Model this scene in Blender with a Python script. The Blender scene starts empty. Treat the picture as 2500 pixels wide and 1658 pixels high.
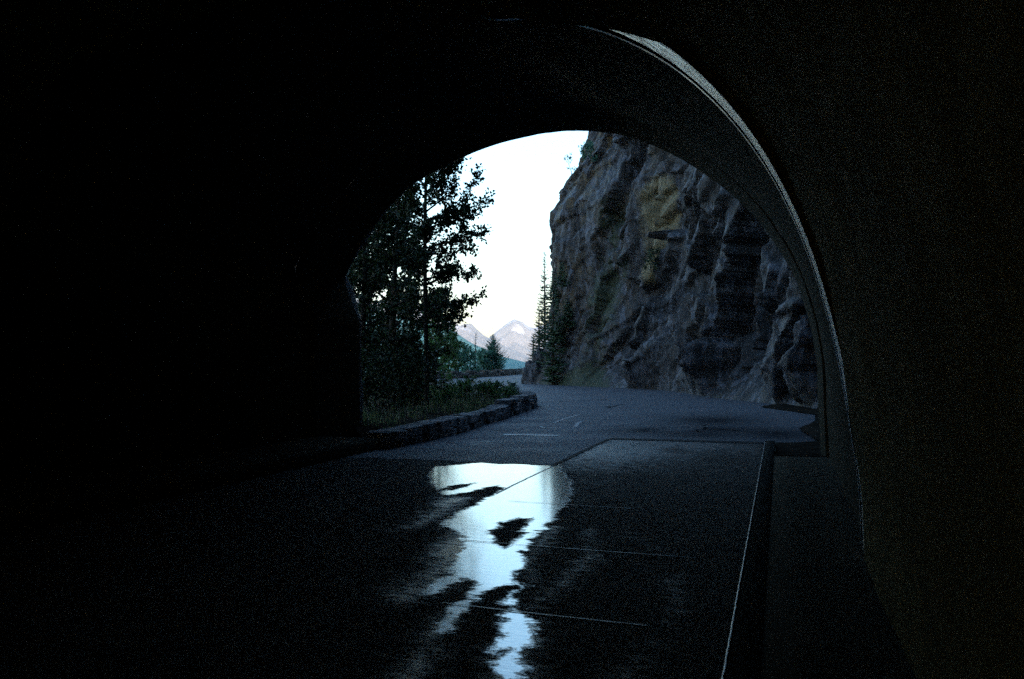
import bpy, math, random
import numpy as np
from mathutils import Vector, Matrix
R = math.radians
scene = bpy.context.scene
C = scene.collection
random.seed(7)
rng = np.random.default_rng(11)

# ------------------------------------------------------------------ camera
FPX, HX, HY, EYE = 2083.3, 1250.0, 875.0, 1.6
PSI = math.atan(655 / FPX)                      # the camera looks a little left of the tunnel's axis (+Y)
FW = np.array([-math.sin(PSI), math.cos(PSI), 0.0])
RT = np.array([math.cos(PSI), math.sin(PSI), 0.0])
cam_d = bpy.data.cameras.new('camera'); cam = bpy.data.objects.new('camera', cam_d); C.objects.link(cam)
cam.location = (0, 0, EYE); cam.rotation_euler = (R(90), 0, PSI)
cam_d.lens = 30; cam_d.sensor_width = 36; cam_d.shift_y = 46 / 2500
cam_d.clip_start = .05; cam_d.clip_end = 40000
scene.camera = cam

# ------------------------------------------------------------------ sky, sun, exposure
SUN_EL, SUN_AZ = R(6.0), R(158)
world = bpy.data.worlds.new('World'); scene.world = world; world.use_nodes = True
nt = world.node_tree
sky = nt.nodes.new('ShaderNodeTexSky'); sky.sky_type = 'NISHITA'; sky.sun_disc = False
sky.sun_elevation = SUN_EL; sky.sun_rotation = SUN_AZ; sky.air_density = 1.3; sky.dust_density = 1.0; sky.ozone_density = 3.6
nt.links.new(sky.outputs[0], nt.nodes['Background'].inputs[0])
nt.nodes['Background'].inputs[1].default_value = .15
sd = bpy.data.lights.new('sun', 'SUN'); sd.energy = 2.5; sd.angle = R(.5); sd.color = (1, .80, .68)
so = bpy.data.objects.new('sun', sd); C.objects.link(so)
sv = Vector((math.sin(SUN_AZ) * math.cos(SUN_EL), math.cos(SUN_AZ) * math.cos(SUN_EL), math.sin(SUN_EL)))
so.rotation_euler = (-sv).to_track_quat('-Z', 'Y').to_euler()
so.location = (0, 0, 300)
vs = scene.view_settings
vs.view_transform = 'Standard'; vs.look = 'None'; vs.exposure = 2.65; vs.gamma = 1; vs.use_curve_mapping = False
scene.cycles.use_denoising = False
scene.cycles.max_bounces = 8; scene.cycles.diffuse_bounces = 5; scene.cycles.glossy_bounces = 4
scene.cycles.volume_bounces = 1

# ------------------------------------------------------------------ helpers
def W(px, py, Z):
    """a point at photo pixel (px,py) of the 2500 px wide photograph, Z metres in front of the camera"""
    p = FW * Z + RT * ((px - HX) / FPX * Z)
    return np.array([p[0], p[1], EYE + (HY - py) / FPX * Z])
def G(px, py, z=0.0):
    return W(px, py, FPX * (EYE - z) / (py - HY))
def CZ(X, Z, z=0.0):
    p = FW * Z + RT * X
    return np.array([p[0], p[1], z])

def hsh(i, j, k, s):
    n = (i.astype(np.int64) * 374761393 + j.astype(np.int64) * 668265263 + k.astype(np.int64) * 2147483647 + s * 974711) & 0xffffffff
    n = ((n ^ (n >> 13)) * 1274126177) & 0xffffffff
    n = ((n ^ (n >> 16)) * 2246822519) & 0xffffffff
    return ((n ^ (n >> 15)) & 0xffffff) / float(0xffffff)
def vnoise(p, s=0):
    f = np.floor(p); w = p - f; w = w * w * (3 - 2 * w); i, j, k = (f[:, a].astype(np.int64) for a in range(3)); r = 0
    for a in (0, 1):
        for b in (0, 1):
            for c in (0, 1):
                r = r + hsh(i + a, j + b, k + c, s) * (w[:, 0] if a else 1 - w[:, 0]) * (w[:, 1] if b else 1 - w[:, 1]) * (w[:, 2] if c else 1 - w[:, 2])
    return r * 2 - 1
def fbm(p, o=4, s=0, ridged=False):
    r = 0; a = 1.0; t = 0
    for q in range(o):
        n = vnoise(p * 2.03 ** q + q * 17.3, s + q)
        if ridged: n = 1 - 2 * abs(n)
        r = r + a * n; t += a; a *= .5
    return r / t
def facets(p, s=0, tilt=1.0, sharp=22.0):
    """every cell a plane with its own height and tilt, joined by steep short slopes: fractured rock"""
    f = np.floor(p).astype(np.int64); D = []; Q = []
    for a in (-1, 0, 1):
        for b in (-1, 0, 1):
            for c in (-1, 0, 1):
                i, j, k = f[:, 0] + a, f[:, 1] + b, f[:, 2] + c
                q = np.stack([i + .15 + .7 * hsh(i, j, k, s), j + .15 + .7 * hsh(i, j, k, s + 1), k + .15 + .7 * hsh(i, j, k, s + 2)], 1)
                d = p - q; D.append((d ** 2).sum(1))
                Q.append(hsh(i, j, k, s + 3) * 2 - 1 + tilt * (d[:, 0] * (hsh(i, j, k, s + 4) * 2 - 1) + .6 * d[:, 1] * (hsh(i, j, k, s + 5) * 2 - 1) + d[:, 2] * (hsh(i, j, k, s + 6) * 2 - 1)))
    D = np.array(D); Q = np.array(Q); w = np.exp(-sharp * (D - D.min(0))); return (w * Q).sum(0) / w.sum(0)

def mesh(name, V, F, mat=None, parent=None, smooth=False, kind=None, attrs=None, uv=None):
    V = np.asarray(V, dtype=np.float64); me = bpy.data.meshes.new(name)
    if isinstance(F, np.ndarray):
        n, k = F.shape
        me.vertices.add(len(V)); me.vertices.foreach_set('co', V.ravel())
        me.loops.add(n * k); me.loops.foreach_set('vertex_index', F.astype(np.int32).ravel())
        me.polygons.add(n); me.polygons.foreach_set('loop_start', np.arange(0, n * k, k, dtype=np.int32))
        me.polygons.foreach_set('loop_total', np.full(n, k, dtype=np.int32))
        me.update(calc_edges=True)
    else:
        me.from_pydata([tuple(v) for v in V], [], F); me.update()
    if smooth: me.polygons.foreach_set('use_smooth', np.ones(len(me.polygons), dtype=bool))
    for k, a in (attrs or {}).items():
        at = me.attributes.new(k, 'FLOAT', 'POINT'); at.data.foreach_set('value', np.asarray(a, dtype=np.float32))
    if uv is not None:
        ul = me.uv_layers.new(name='UVMap'); li = np.zeros(len(me.loops), dtype=np.int32)
        me.loops.foreach_get('vertex_index', li); ul.data.foreach_set('uv', np.asarray(uv, dtype=np.float32)[li].ravel())
    if mat is not None: me.materials.append(mat)
    o = bpy.data.objects.new(name, me); C.objects.link(o)
    if parent is not None: o.parent = parent
    if kind: o['kind'] = kind
    return o
def grid_faces(n, m):
    a = np.arange(n * m).reshape(n, m)
    return np.stack([a[:-1, :-1].ravel(), a[1:, :-1].ravel(), a[1:, 1:].ravel(), a[:-1, 1:].ravel()], 1)
def thing(name, loc, label, cat, group=None):
    o = bpy.data.objects.new(name, None); o.empty_display_size = .3; C.objects.link(o); o.location = tuple(loc)
    o['label'] = label; o['category'] = cat
    if group: o['group'] = group
    return o
def tag(o, label, cat, group=None):
    o['label'] = label; o['category'] = cat
    if group: o['group'] = group
    return o
class MB:
    def __init__(s): s.V = []; s.F = []; s.n = 0
    def add(s, V, F):
        s.F += [tuple(i + s.n for i in f) for f in F]; s.V += [tuple(v) for v in V]; s.n += len(V)
    def tube(s, P, rad, k=6, cap=True):
        P = [np.array(p, float) for p in P]; V = []; n = len(P)
        for i, p in enumerate(P):
            t = P[min(i + 1, n - 1)] - P[max(i - 1, 0)]; t /= np.linalg.norm(t) + 1e-9
            a = np.cross(t, [0, 0, 1.0] if abs(t[2]) < .9 else [1.0, 0, 0]); a /= np.linalg.norm(a); b = np.cross(t, a)
            for q in range(k):
                an = 2 * math.pi * q / k; V.append(p + rad[i] * (a * math.cos(an) + b * math.sin(an)))
        F = [(i * k + q, i * k + (q + 1) % k, (i + 1) * k + (q + 1) % k, (i + 1) * k + q) for i in range(n - 1) for q in range(k)]
        if cap: F.append(tuple((n - 1) * k + q for q in range(k)))
        s.add(V, F)
    def stone(s, c, ax, ay, hx, hy, hz, jit=.15, bev=.12):
        """a rough block: 24 corners (every edge cut), jittered"""
        V = []; ids = {}
        for sx in (-1, 1):
            for sy in (-1, 1):
                for sz in (-1, 1):
                    j = 1 + (random.random() - .5) * jit, 1 + (random.random() - .5) * jit, 1 + (random.random() - .5) * jit
                    for d in range(3):
                        e = [1 - bev * (1 + .8 * random.random())] * 3; e[d] = 1
                        v = np.array(c) + ax * (sx * hx * j[0] * e[0]) + ay * (sy * hy * j[1] * e[1]) + np.array([0, 0, sz * hz * j[2] * e[2]])
                        ids[(sx, sy, sz, d)] = len(V); V.append(v)
        F = []
        for d in range(3):
            o = [q for q in range(3) if q != d]
            for sg in (-1, 1):
                f = []
                for a, b in ((-1, -1), (1, -1), (1, 1), (-1, 1)):
                    t = [0, 0, 0]; t[d] = sg; t[o[0]] = a; t[o[1]] = b; f.append(ids[(t[0], t[1], t[2], d)])
                F.append(f)
        for d in range(3):
            o = [q for q in range(3) if q != d]
            for a in (-1, 1):
                for b in (-1, 1):
                    t0 = [0] * 3; t0[d] = -1; t0[o[0]] = a; t0[o[1]] = b; t1 = list(t0); t1[d] = 1
                    F.append([ids[(*t0, o[0])], ids[(*t1, o[0])], ids[(*t1, o[1])], ids[(*t0, o[1])]])
        for sx in (-1, 1):
            for sy in (-1, 1):
                for sz in (-1, 1): F.append([ids[(sx, sy, sz, d)] for d in range(3)])
        s.add(V, F)
    def build(s, name, mat, parent=None, smooth=False, kind=None):
        o = mesh(name, s.V, s.F, mat, None, smooth, kind)
        if parent is not None:
            o.parent = parent; o.matrix_parent_inverse = Matrix.Translation(parent.location).inverted()
        return o

# ------------------------------------------------------------------ materials
class NT:
    def __init__(s, name):
        s.m = bpy.data.materials.new(name); s.m.use_nodes = True; s.t = s.m.node_tree
        s.b = s.t.nodes['Principled BSDF']; s.out = s.t.nodes['Material Output']
    def n(s, t, **k):
        x = s.t.nodes.new(t)
        for a, v in k.items(): setattr(x, a, v)
        return x
    def l(s, a, b): s.t.links.new(a, b)
    def co(s, what='Object', scale=(1, 1, 1)):
        tc = s.n('ShaderNodeTexCoord'); mp = s.n('ShaderNodeMapping'); mp.inputs['Scale'].default_value = scale
        s.l(tc.outputs[what], mp.inputs[0]); return mp.outputs[0]
    def noise(s, co, scale, detail=6, rough=.6, dist=0):
        x = s.n('ShaderNodeTexNoise'); x.inputs['Scale'].default_value = scale; x.inputs['Detail'].default_value = detail
        x.inputs['Roughness'].default_value = rough; x.inputs['Distortion'].default_value = dist; s.l(co, x.inputs['Vector']); return x.outputs[0]
    def ramp(s, f, pts):
        x = s.n('ShaderNodeValToRGB'); e = x.color_ramp.elements
        while len(e) < len(pts): e.new(.5)
        for q, (p, c) in enumerate(pts):
            e[q].position = p; e[q].color = (*c, 1) if isinstance(c, tuple) else (c, c, c, 1)
        s.l(f, x.inputs[0]); return x.outputs[0]
    def mix(s, f, a, b, mode='MIX'):
        x = s.n('ShaderNodeMix', data_type='RGBA', blend_type=mode)
        for i, v in ((0, f), (6, a), (7, b)):
            if isinstance(v, bpy.types.NodeSocket): s.l(v, x.inputs[i])
            elif i == 0: x.inputs[0].default_value = v
            else: x.inputs[i].default_value = (*v, 1)
        return x.outputs[2]
    def math(s, op, a, b=0, clamp=False):
        x = s.n('ShaderNodeMath', operation=op, use_clamp=clamp)
        for i, v in ((0, a), (1, b)):
            if isinstance(v, bpy.types.NodeSocket): s.l(v, x.inputs[i])
            else: x.inputs[i].default_value = v
        return x.outputs[0]
    def attr(s, name): return s.n('ShaderNodeAttribute', attribute_name=name).outputs['Fac']
    def bump(s, h, dist, strength=1.0, prev=None):
        x = s.n('ShaderNodeBump'); x.inputs['Distance'].default_value = dist
        if isinstance(strength, bpy.types.NodeSocket): s.l(strength, x.inputs['Strength'])
        else: x.inputs['Strength'].default_value = strength
        s.l(h, x.inputs['Height'])
        if prev is not None: s.l(prev, x.inputs['Normal'])
        return x.outputs[0]
    def set(s, color=None, rough=None, spec=None, normal=None, **k):
        for nm, v in (('Base Color', color), ('Roughness', rough), ('Specular IOR Level', spec), ('Normal', normal)):
            if v is None: continue
            if isinstance(v, bpy.types.NodeSocket): s.l(v, s.b.inputs[nm])
            elif isinstance(v, tuple): s.b.inputs[nm].default_value = (*v, 1)
            else: s.b.inputs[nm].default_value = v
        return s.m

def mat_simple(name, c0, c1, scale=3, rough=.8, bump=.01, bscale=20, spec=.4):
    n = NT(name); co = n.co()
    col = n.mix(n.ramp(n.noise(co, scale), [(.35, 0.0), (.65, 1.0)]), c0, c1)
    return n.set(col, rough, spec, n.bump(n.noise(co, bscale), bump))

def mat_lining(name, c0, c1, rough0, rough1, spec, bscale=(1.2, 14), bd=.01, streak=.5):
    """board marked concrete; UV = metres round the arch, metres along the bore"""
    n = NT(name); uv = n.co('UV', (1, 1, 1)); ob = n.co()
    st = n.noise(n.co('UV', (bscale[0], bscale[1], 1)), 1, 5, .65)
    blot = n.noise(ob, 1.4, 10, .72)
    col = n.mix(n.ramp(blot, [(.3, 0.0), (.7, 1.0)]), c0, c1)
    col = n.mix(n.ramp(st, [(.45, 0.0), (.7, 1.0)]), col, tuple(x * .55 for x in c0))
    rg = n.math('MULTIPLY_ADD', n.ramp(st, [(.35, 0.0), (.65, 1.0)]), rough1 - rough0); rg.node.inputs[2].default_value = rough0
    nb = n.bump(st, bd, streak); nb = n.bump(n.noise(ob, 30, 5, .7), bd * .8, .5, nb)
    return n.set(col, rg, spec, nb)
M = {}
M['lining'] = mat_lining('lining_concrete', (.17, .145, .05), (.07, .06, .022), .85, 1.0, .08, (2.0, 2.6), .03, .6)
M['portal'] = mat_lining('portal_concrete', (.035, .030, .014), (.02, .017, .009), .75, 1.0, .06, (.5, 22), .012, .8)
M['band'] = mat_lining('arch_highlight_metal', (.92, .95, 1.0), (.50, .55, .62), .16, .48, .5, (5, 22), .018, 1.0); M['band'].node_tree.nodes['Principled BSDF'].inputs['Metallic'].default_value = .85  # lining ring made bright metal to strengthen the sky's highlight on the arch
M['thinband'] = mat_lining('bead_highlight_metal', (.42, .46, .52), (.3, .34, .40), .25, .45, .5, (2.2, 40), .004, .5); M['thinband'].node_tree.nodes['Principled BSDF'].inputs['Metallic'].default_value = .8  # thin inner line of the same highlight, also made metal to shine

# floor slab: wet film from the traced puddle attribute
n = NT('tunnel_floor'); ob = n.co()
wet = n.attr('wet'); sheen = n.attr('sheen')
brk = n.noise(n.co('Object', (3.2, 4.2, 4)), 1, 12, .80, .2)
wv = n.math('ADD', wet, n.math('MULTIPLY', n.math('SUBTRACT', brk, .5), 2.5))
core = n.ramp(wv, [(.42, 0.0), (.64, 1.0)])
spk = n.math('MULTIPLY_ADD', n.noise(n.co('Object', (4, 10, 4)), 1, 12, .84), 1.7); spk.node.inputs[2].default_value = -.35
shn = n.math('MULTIPLY', n.ramp(n.math('ADD', n.math('MULTIPLY', n.math('SUBTRACT', spk, .5), 1.6), sheen), [(.28, 0.0), (.72, 1.0)]), n.math('MULTIPLY', sheen, 1.25, True), True)
base = n.mix(n.ramp(n.noise(ob, 2.3, 8, .7), [(.35, 0.0), (.7, 1.0)]), (.022, .021, .019), (.042, .04, .036))
base = n.mix(core, base, (.012, .013, .014))
rg = n.math('MULTIPLY', n.math('SUBTRACT', 1, n.math('MULTIPLY', shn, .80)), .90)
rgc = n.math('MULTIPLY_ADD', n.noise(n.co('Object', (3, 1.2, 1)), 1, 5, .6), .20); rgc.node.inputs[2].default_value = .06
rm = n.n('ShaderNodeMix', data_type='FLOAT'); n.l(core, rm.inputs[0]); n.l(rg, rm.inputs[2]); n.l(rgc, rm.inputs[3])
sp = n.math('MULTIPLY_ADD', n.math('MAXIMUM', core, shn), .85); sp.node.inputs[2].default_value = .16
bs = n.math('SUBTRACT', 1, n.math('MULTIPLY', core, .93))
nb = n.bump(n.noise(ob, 55, 7, .75), .012, bs)
nb = n.bump(n.noise(n.co('Object', (5, 16, 5)), 1, 4, .6), .0022, core, nb)
n.l(core, n.b.inputs['Coat Weight']); n.b.inputs['Coat Roughness'].default_value = .10; n.b.inputs['Coat IOR'].default_value = 1.45
M['floor'] = n.set(base, rm.outputs[0], sp, nb)

n = NT('asphalt'); ob = n.co()
c = n.mix(n.ramp(n.noise(ob, .45, 10, .72), [(.40, 0.0), (.60, 1.0)]), (.020, .026, .040), (.034, .042, .060))
c = n.mix(n.ramp(n.noise(ob, 70, 3, .7), [(.35, 0.0), (.7, .55)]), c, (.12, .125, .14))
damp = n.attr('damp')
c = n.mix(n.math('MULTIPLY', damp, .8), c, (.012, .013, .015))
cv = n.n('ShaderNodeTexVoronoi', feature='DISTANCE_TO_EDGE'); cv.inputs['Scale'].default_value = .32
wp = n.n('ShaderNodeMix', data_type='RGBA'); wp.inputs[0].default_value = .35; nz = n.n('ShaderNodeTexNoise'); nz.inputs['Scale'].default_value = 1.5; n.l(ob, nz.inputs['Vector'])
n.l(ob, wp.inputs[6]); n.l(nz.outputs[1], wp.inputs[7]); n.l(wp.outputs[2], cv.inputs['Vector'])
crk = n.ramp(cv.outputs[0], [(.004, 1.0), (.012, 0.0)])
crk = n.math('MULTIPLY', crk, n.ramp(n.noise(ob, .35, 3), [(.5, 0.0), (.6, 1.0)]))
c = n.mix(crk, c, (.006, .006, .007))
rr = n.math('SUBTRACT', .80, n.math('MULTIPLY', n.ramp(n.noise(ob, .8, 5), [(.4, 0.0), (.7, 1.0)]), .16))
rr = n.math('MAXIMUM', rr, n.math('MAXIMUM', damp, crk)); sa = n.math('MULTIPLY', .5, n.math('SUBTRACT', 1, n.math('MAXIMUM', damp, crk), True))
M['asphalt'] = n.set(c, rr, sa, n.bump(n.noise(ob, 90, 4, .75), .008))

M['paint'] = mat_simple('worn_white_paint', (.36, .38, .40), (.05, .055, .07), 5, .6, .002)
M['yellow'] = mat_simple('worn_yellow_paint', (.42, .30, .10), (.16, .13, .07), 6, .6, .002)
M['kerb'] = mat_simple('kerb_concrete', (.03, .03, .026), (.018, .018, .014), 9, 1.0, .006, 40, .05)
M['kerb_glint'] = mat_simple('wet_kerb_highlight', (.30, .32, .35), (.05, .055, .06), 5, .25, .01, 16, 1.0)  # pale colour paints the highlight along the wet kerb edge
M['walk'] = mat_simple('walkway_concrete', (.05, .045, .03), (.025, .023, .015), 4, .95, .012, 30, .08)
M['jointfill'] = mat_simple('joint_seal', (.10, .11, .125), (.016, .018, .02), 5, .45, .004, 60, .7)
M['tar'] = mat_simple('dark_sealed_joint', (.006, .006, .007), (.014, .014, .015), 8, .8, .004, 60, .1)
M['soil'] = mat_simple('gravel_soil', (.012, .011, .009), (.035, .03, .024), 3, 1.0, .03, 25, .0)
M['stone'] = mat_simple('guard_wall_stone', (.02, .019, .017), (.28, .28, .29), 2.6, .9, .04, 14, .1)
M['stone_far'] = mat_simple('far_wall_stone', (.05, .045, .04), (.12, .11, .10), 3.5, .85, .03, 14, .3)
M['bark'] = mat_simple('bark', (.03, .027, .022), (.07, .062, .05), 12, .9, .02, 30, .2)
M['forest'] = mat_simple('forest_slope', (.03, .14, .14), (.07, .21, .20), .012, .95, .5, .05, .1)  # teal of the haze over the distant hill mixed into the forest colour

def mat_leaf(name, c0, c1, trans=.35):
    n = NT(name); 
    oi = n.n('ShaderNodeNewGeometry')
    c = n.mix(oi.outputs['Random Per Island'], c0, c1)
    n.set(c, .5, .4)
    tr = n.n('ShaderNodeBsdfTranslucent'); n.l(c, tr.inputs[0])
    ms = n.n('ShaderNodeMixShader'); ms.inputs[0].default_value = trans
    n.l(n.b.outputs[0], ms.inputs[1]); n.l(tr.outputs[0], ms.inputs[2]); n.l(ms.outputs[0], n.out.inputs[0])
    return n.m
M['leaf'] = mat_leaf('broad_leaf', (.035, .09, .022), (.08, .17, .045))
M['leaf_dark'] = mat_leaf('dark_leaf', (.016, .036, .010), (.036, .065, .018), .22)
M['leaf_teal'] = mat_leaf('blue_green_leaf', (.04, .13, .09), (.09, .24, .15))  # blue-green of the distance haze put into the leaf colour
M['needle'] = mat_leaf('spruce_needle', (.018, .045, .02), (.05, .10, .045), .15)
M['needle_teal'] = mat_leaf('blue_green_needle', (.03, .10, .07), (.06, .17, .11), .2)  # far conifers, tinted in the needle colour for haze
M['grass'] = mat_leaf('grass_blade', (.07, .13, .04), (.20, .22, .10), .3)
M['dry'] = mat_leaf('pale_seed_grass', (.10, .10, .07), (.20, .19, .15), .3)

# rock
n = NT('cliff_rock'); ob = n.co(); st = n.co('Object', (1, 1, .38))
big = n.noise(st, .35, 6, .6, .4); med = n.noise(st, 1.6, 10, .75, .3); fin = n.noise(ob, 9, 10, .8)
tc = n.n('ShaderNodeTexCoord'); mp = n.n('ShaderNodeMapping'); mp.inputs['Rotation'].default_value = (R(12), R(24), R(20)); mp.inputs['Scale'].default_value = (1.7, 1.7, .55)
wn = n.n('ShaderNodeTexNoise'); wn.inputs['Scale'].default_value = 1.1; wn.inputs['Detail'].default_value = 5; n.l(tc.outputs['Object'], wn.inputs['Vector'])
wm = n.n('ShaderNodeMix', data_type='RGBA', blend_type='LINEAR_LIGHT'); wm.inputs[0].default_value = .22; n.l(tc.outputs['Object'], wm.inputs[6]); n.l(wn.outputs[1], wm.inputs[7]); n.l(wm.outputs[2], mp.inputs[0])
def vor(scale, feature='F1'):
    v = n.n('ShaderNodeTexVoronoi', feature=feature); v.inputs['Scale'].default_value = scale; n.l(mp.outputs[0], v.inputs['Vector']); return v
v1, v2, v3 = vor(.9), vor(2.3), vor(6.0); e1, e2 = vor(.9, 'DISTANCE_TO_EDGE'), vor(2.3, 'DISTANCE_TO_EDGE')
def chan(v, c_='Red'):
    x = n.n('ShaderNodeSeparateColor'); n.l(v.outputs['Color'], x.inputs[0]); return x.outputs[c_]
warm = n.attr('warm')
c = n.mix(n.ramp(big, [(.38, 0.0), (.6, 1.0)]), (.026, .024, .021), (.05, .053, .062))
c = n.mix(n.math('MULTIPLY', warm, 1.25, True), c, (.135, .095, .042))
c = n.mix(n.ramp(chan(v1), [(.25, .8), (.75, 0.0)]), c, (.014, .014, .015))
c = n.mix(n.ramp(chan(v2, 'Green'), [(.5, 0.0), (.9, .85)]), c, (.13, .14, .17))
c = n.mix(n.ramp(n.noise(n.co('Object', (3, 3, .5)), 1.2, 10, .82, .6), [(.57, 0.0), (.67, .9)]), c, (.24, .27, .33))
c = n.mix(n.ramp(n.noise(n.co('Object', (2.2, 2.2, .25)), 1, 9, .78, .3), [(.47, 0.0), (.60, .95)]), c, (.008, .008, .009))
ch = n.math('ADD', n.attr('ochre'), n.math('MULTIPLY', n.math('SUBTRACT', n.noise(ob, 1.3, 10, .78), .5), 1.2))
c = n.mix(n.math('MULTIPLY', n.ramp(ch, [(.38, 0.0), (.75, 1.0)]), .75), c, (.30, .25, .13))
ms_ = n.math('ADD', n.attr('moss'), n.math('MULTIPLY', n.math('SUBTRACT', n.noise(ob, 2.2, 10, .8), .5), 1.6))
c = n.mix(n.ramp(ms_, [(.45, 0.0), (.62, .85)]), c, (.022, .040, .012))
gate = n.ramp(n.noise(ob, .9, 4), [(.45, 0.0), (.6, 1.0)])
c = n.mix(n.math('MULTIPLY', gate, n.ramp(e1.outputs[0], [(.0, .9), (.03, 0.0)])), c, (.006, .006, .006))
c = n.mix(n.math('MULTIPLY', n.math('SUBTRACT', 1, gate), n.ramp(e2.outputs[0], [(.0, .5), (.03, 0.0)])), c, (.008, .008, .008))
c = n.mix(n.ramp(fin, [(.3, .6), (.55, 0.0)]), c, (.012, .012, .012))
nb = n.bump(chan(v1, 'Blue'), .30, 1.0); nb = n.bump(chan(v2, 'Blue'), .14, 1.0, nb); nb = n.bump(chan(v3, 'Blue'), .05, 1.0, nb)
nb = n.bump(med, .15, .7, nb); nb = n.bump(fin, .04, .9, nb)
M['rock'] = n.set(c, n.ramp(med, [(.35, .8), (.6, .42)]), .5, nb)

# snowy mountains
def mat_mount(name, c0, c1, snow_amt):
    n = NT(name); ob = n.co()
    g = n.n('ShaderNodeNewGeometry'); sx = n.n('ShaderNodeSeparateXYZ'); n.l(g.outputs['Position'], sx.inputs[0])
    a = n.noise(n.co('Object', (1, 1, .6)), .006, 8, .65, .8)
    h = n.math('MULTIPLY_ADD', sx.outputs[2], .0012); h.node.inputs[2].default_value = snow_amt
    f = n.ramp(n.math('ADD', a, h), [(.60, 0.0), (.66, 1.0)])
    c = n.mix(n.ramp(n.noise(ob, .02, 6, .6), [(.35, 0.0), (.7, 1.0)]), c0, c1)
    return n.set(n.mix(f, c, (.50, .50, .52)), .9, .1, n.bump(n.noise(ob, .015, 8, .7), 25, .8))
M['mount'] = mat_mount('far_rock_and_snow', (.25, .235, .215), (.33, .31, .29), -.14)
M['ground'] = mat_simple('valley_ground', (.035, .055, .035), (.07, .09, .06), .02, .95, .2, .3, .1)

# ------------------------------------------------------------------ ground to the horizon
LEFT = [CZ(-2.38, 14.9), CZ(-1.35, 18), CZ(-.2, 23.5), CZ(.5, 27.3), CZ(.55, 29), CZ(.1, 31), CZ(-1.0, 33.5), CZ(-2.4, 37.5), CZ(-4.4, 44), CZ(-8, 52), CZ(-14, 58)]
FAR = [CZ(-22, 55), CZ(-14, 58.5), CZ(-8, 62), CZ(-5.2, 66), CZ(-2, 74), CZ(.6, 84), CZ(2.8, 96), CZ(5, 112)]
def poly_dist(P, pts):
    d = np.full(len(P), 1e9)
    for a, b in zip(pts[:-1], pts[1:]):
        ab = b[:2] - a[:2]; t = np.clip(((P - a[:2]) @ ab) / (ab @ ab), 0, 1); d = np.minimum(d, np.linalg.norm(P - a[:2] - t[:, None] * ab, axis=1))
    return d
def sstep(x, a, b):
    t = np.clip((x - a) / (b - a), 0, 1); return t * t * (3 - 2 * t)
def smooth_path(pts, step):
    P = np.array(pts); out = []
    for i in range(len(P) - 1):
        p0, p1, p2, p3 = P[max(i - 1, 0)], P[i], P[i + 1], P[min(i + 2, len(P) - 1)]
        k = max(1, int(np.linalg.norm(p2 - p1) / step))
        for q in range(k):
            t = q / k; out.append(.5 * (2 * p1 + (p2 - p0) * t + (2 * p0 - 5 * p1 + 4 * p2 - p3) * t * t + (3 * p1 - p0 - 3 * p2 + p3) * t ** 3))
    out.append(P[-1]); return np.array(out)
# edge of the flat shelf the road stands on (beyond it the ground falls to the valley)
SHELF = [np.array([-13., -400, 0]), np.array([-13., 0, 0]), CZ(-13, 22), CZ(-14, 40), CZ(-24, 53), CZ(-15, 61), CZ(-9, 64.5), CZ(-6, 69), CZ(-3, 76), CZ(-.6, 86), CZ(1.6, 98), CZ(4, 114), CZ(40, 300), CZ(300, 900)]
def ground_z(x, y):
    P = np.stack([x, y], 1); S = np.array(SHELF)[:, :2]
    d = poly_dist(P, SHELF)
    # side test: inside = right of the polyline
    poly = np.vstack([S, [[9000, 3000], [9000, -9000], [-13, -9000]]])
    ins = np.zeros(len(P), bool); j = len(poly) - 1
    for i in range(len(poly)):
        xi, yi = poly[i]; xj, yj = poly[j]
        c = ((yi > y) != (yj > y)) & (x < (xj - xi) * (y - yi) / (yj - yi + 1e-12) + xi); ins ^= c; j = i
    dd = np.where(ins, 0, d)
    z = -.05 - 260 * (1 - np.exp(-dd * .75 / 260))
    rise = sstep(x, 45, 900) * 420 * (1 - sstep(y, 300, 2500))  # unseen high ground on the right, raised to shade the road from the sun
    back = sstep(-y, 150, 900) * 125  # unseen ridge behind, added to block the low sun but not its glow
    z = z + np.where(ins, np.maximum(rise, back), 0)
    z = z + np.where(dd > 4, 1, 0) * sstep(dd, 4, 400) * 25 * fbm(np.stack([x / 300, y / 300, x * 0], 1), 4, 5)
    return z
rad = np.concatenate([np.linspace(0, 130, 90), 130 * (60 ** (np.linspace(0, 1, 70)[1:]))])
ang = np.linspace(0, 2 * math.pi, 261)[:-1]
rr_, aa_ = np.meshgrid(rad, ang, indexing='ij')
x = (rr_ * np.cos(aa_)).ravel(); y = (rr_ * np.sin(aa_)).ravel() + 30
z = ground_z(x, y)
nR, nA = rr_.shape; idx = np.arange(nR * nA).reshape(nR, nA); nx = np.roll(idx, -1, 1)
F = np.stack([idx[:-1].ravel(), idx[1:].ravel(), nx[1:].ravel(), nx[:-1].ravel()], 1)
mesh('ground', np.stack([x, y, z], 1), F, M['ground'], kind='structure', smooth=True)

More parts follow.
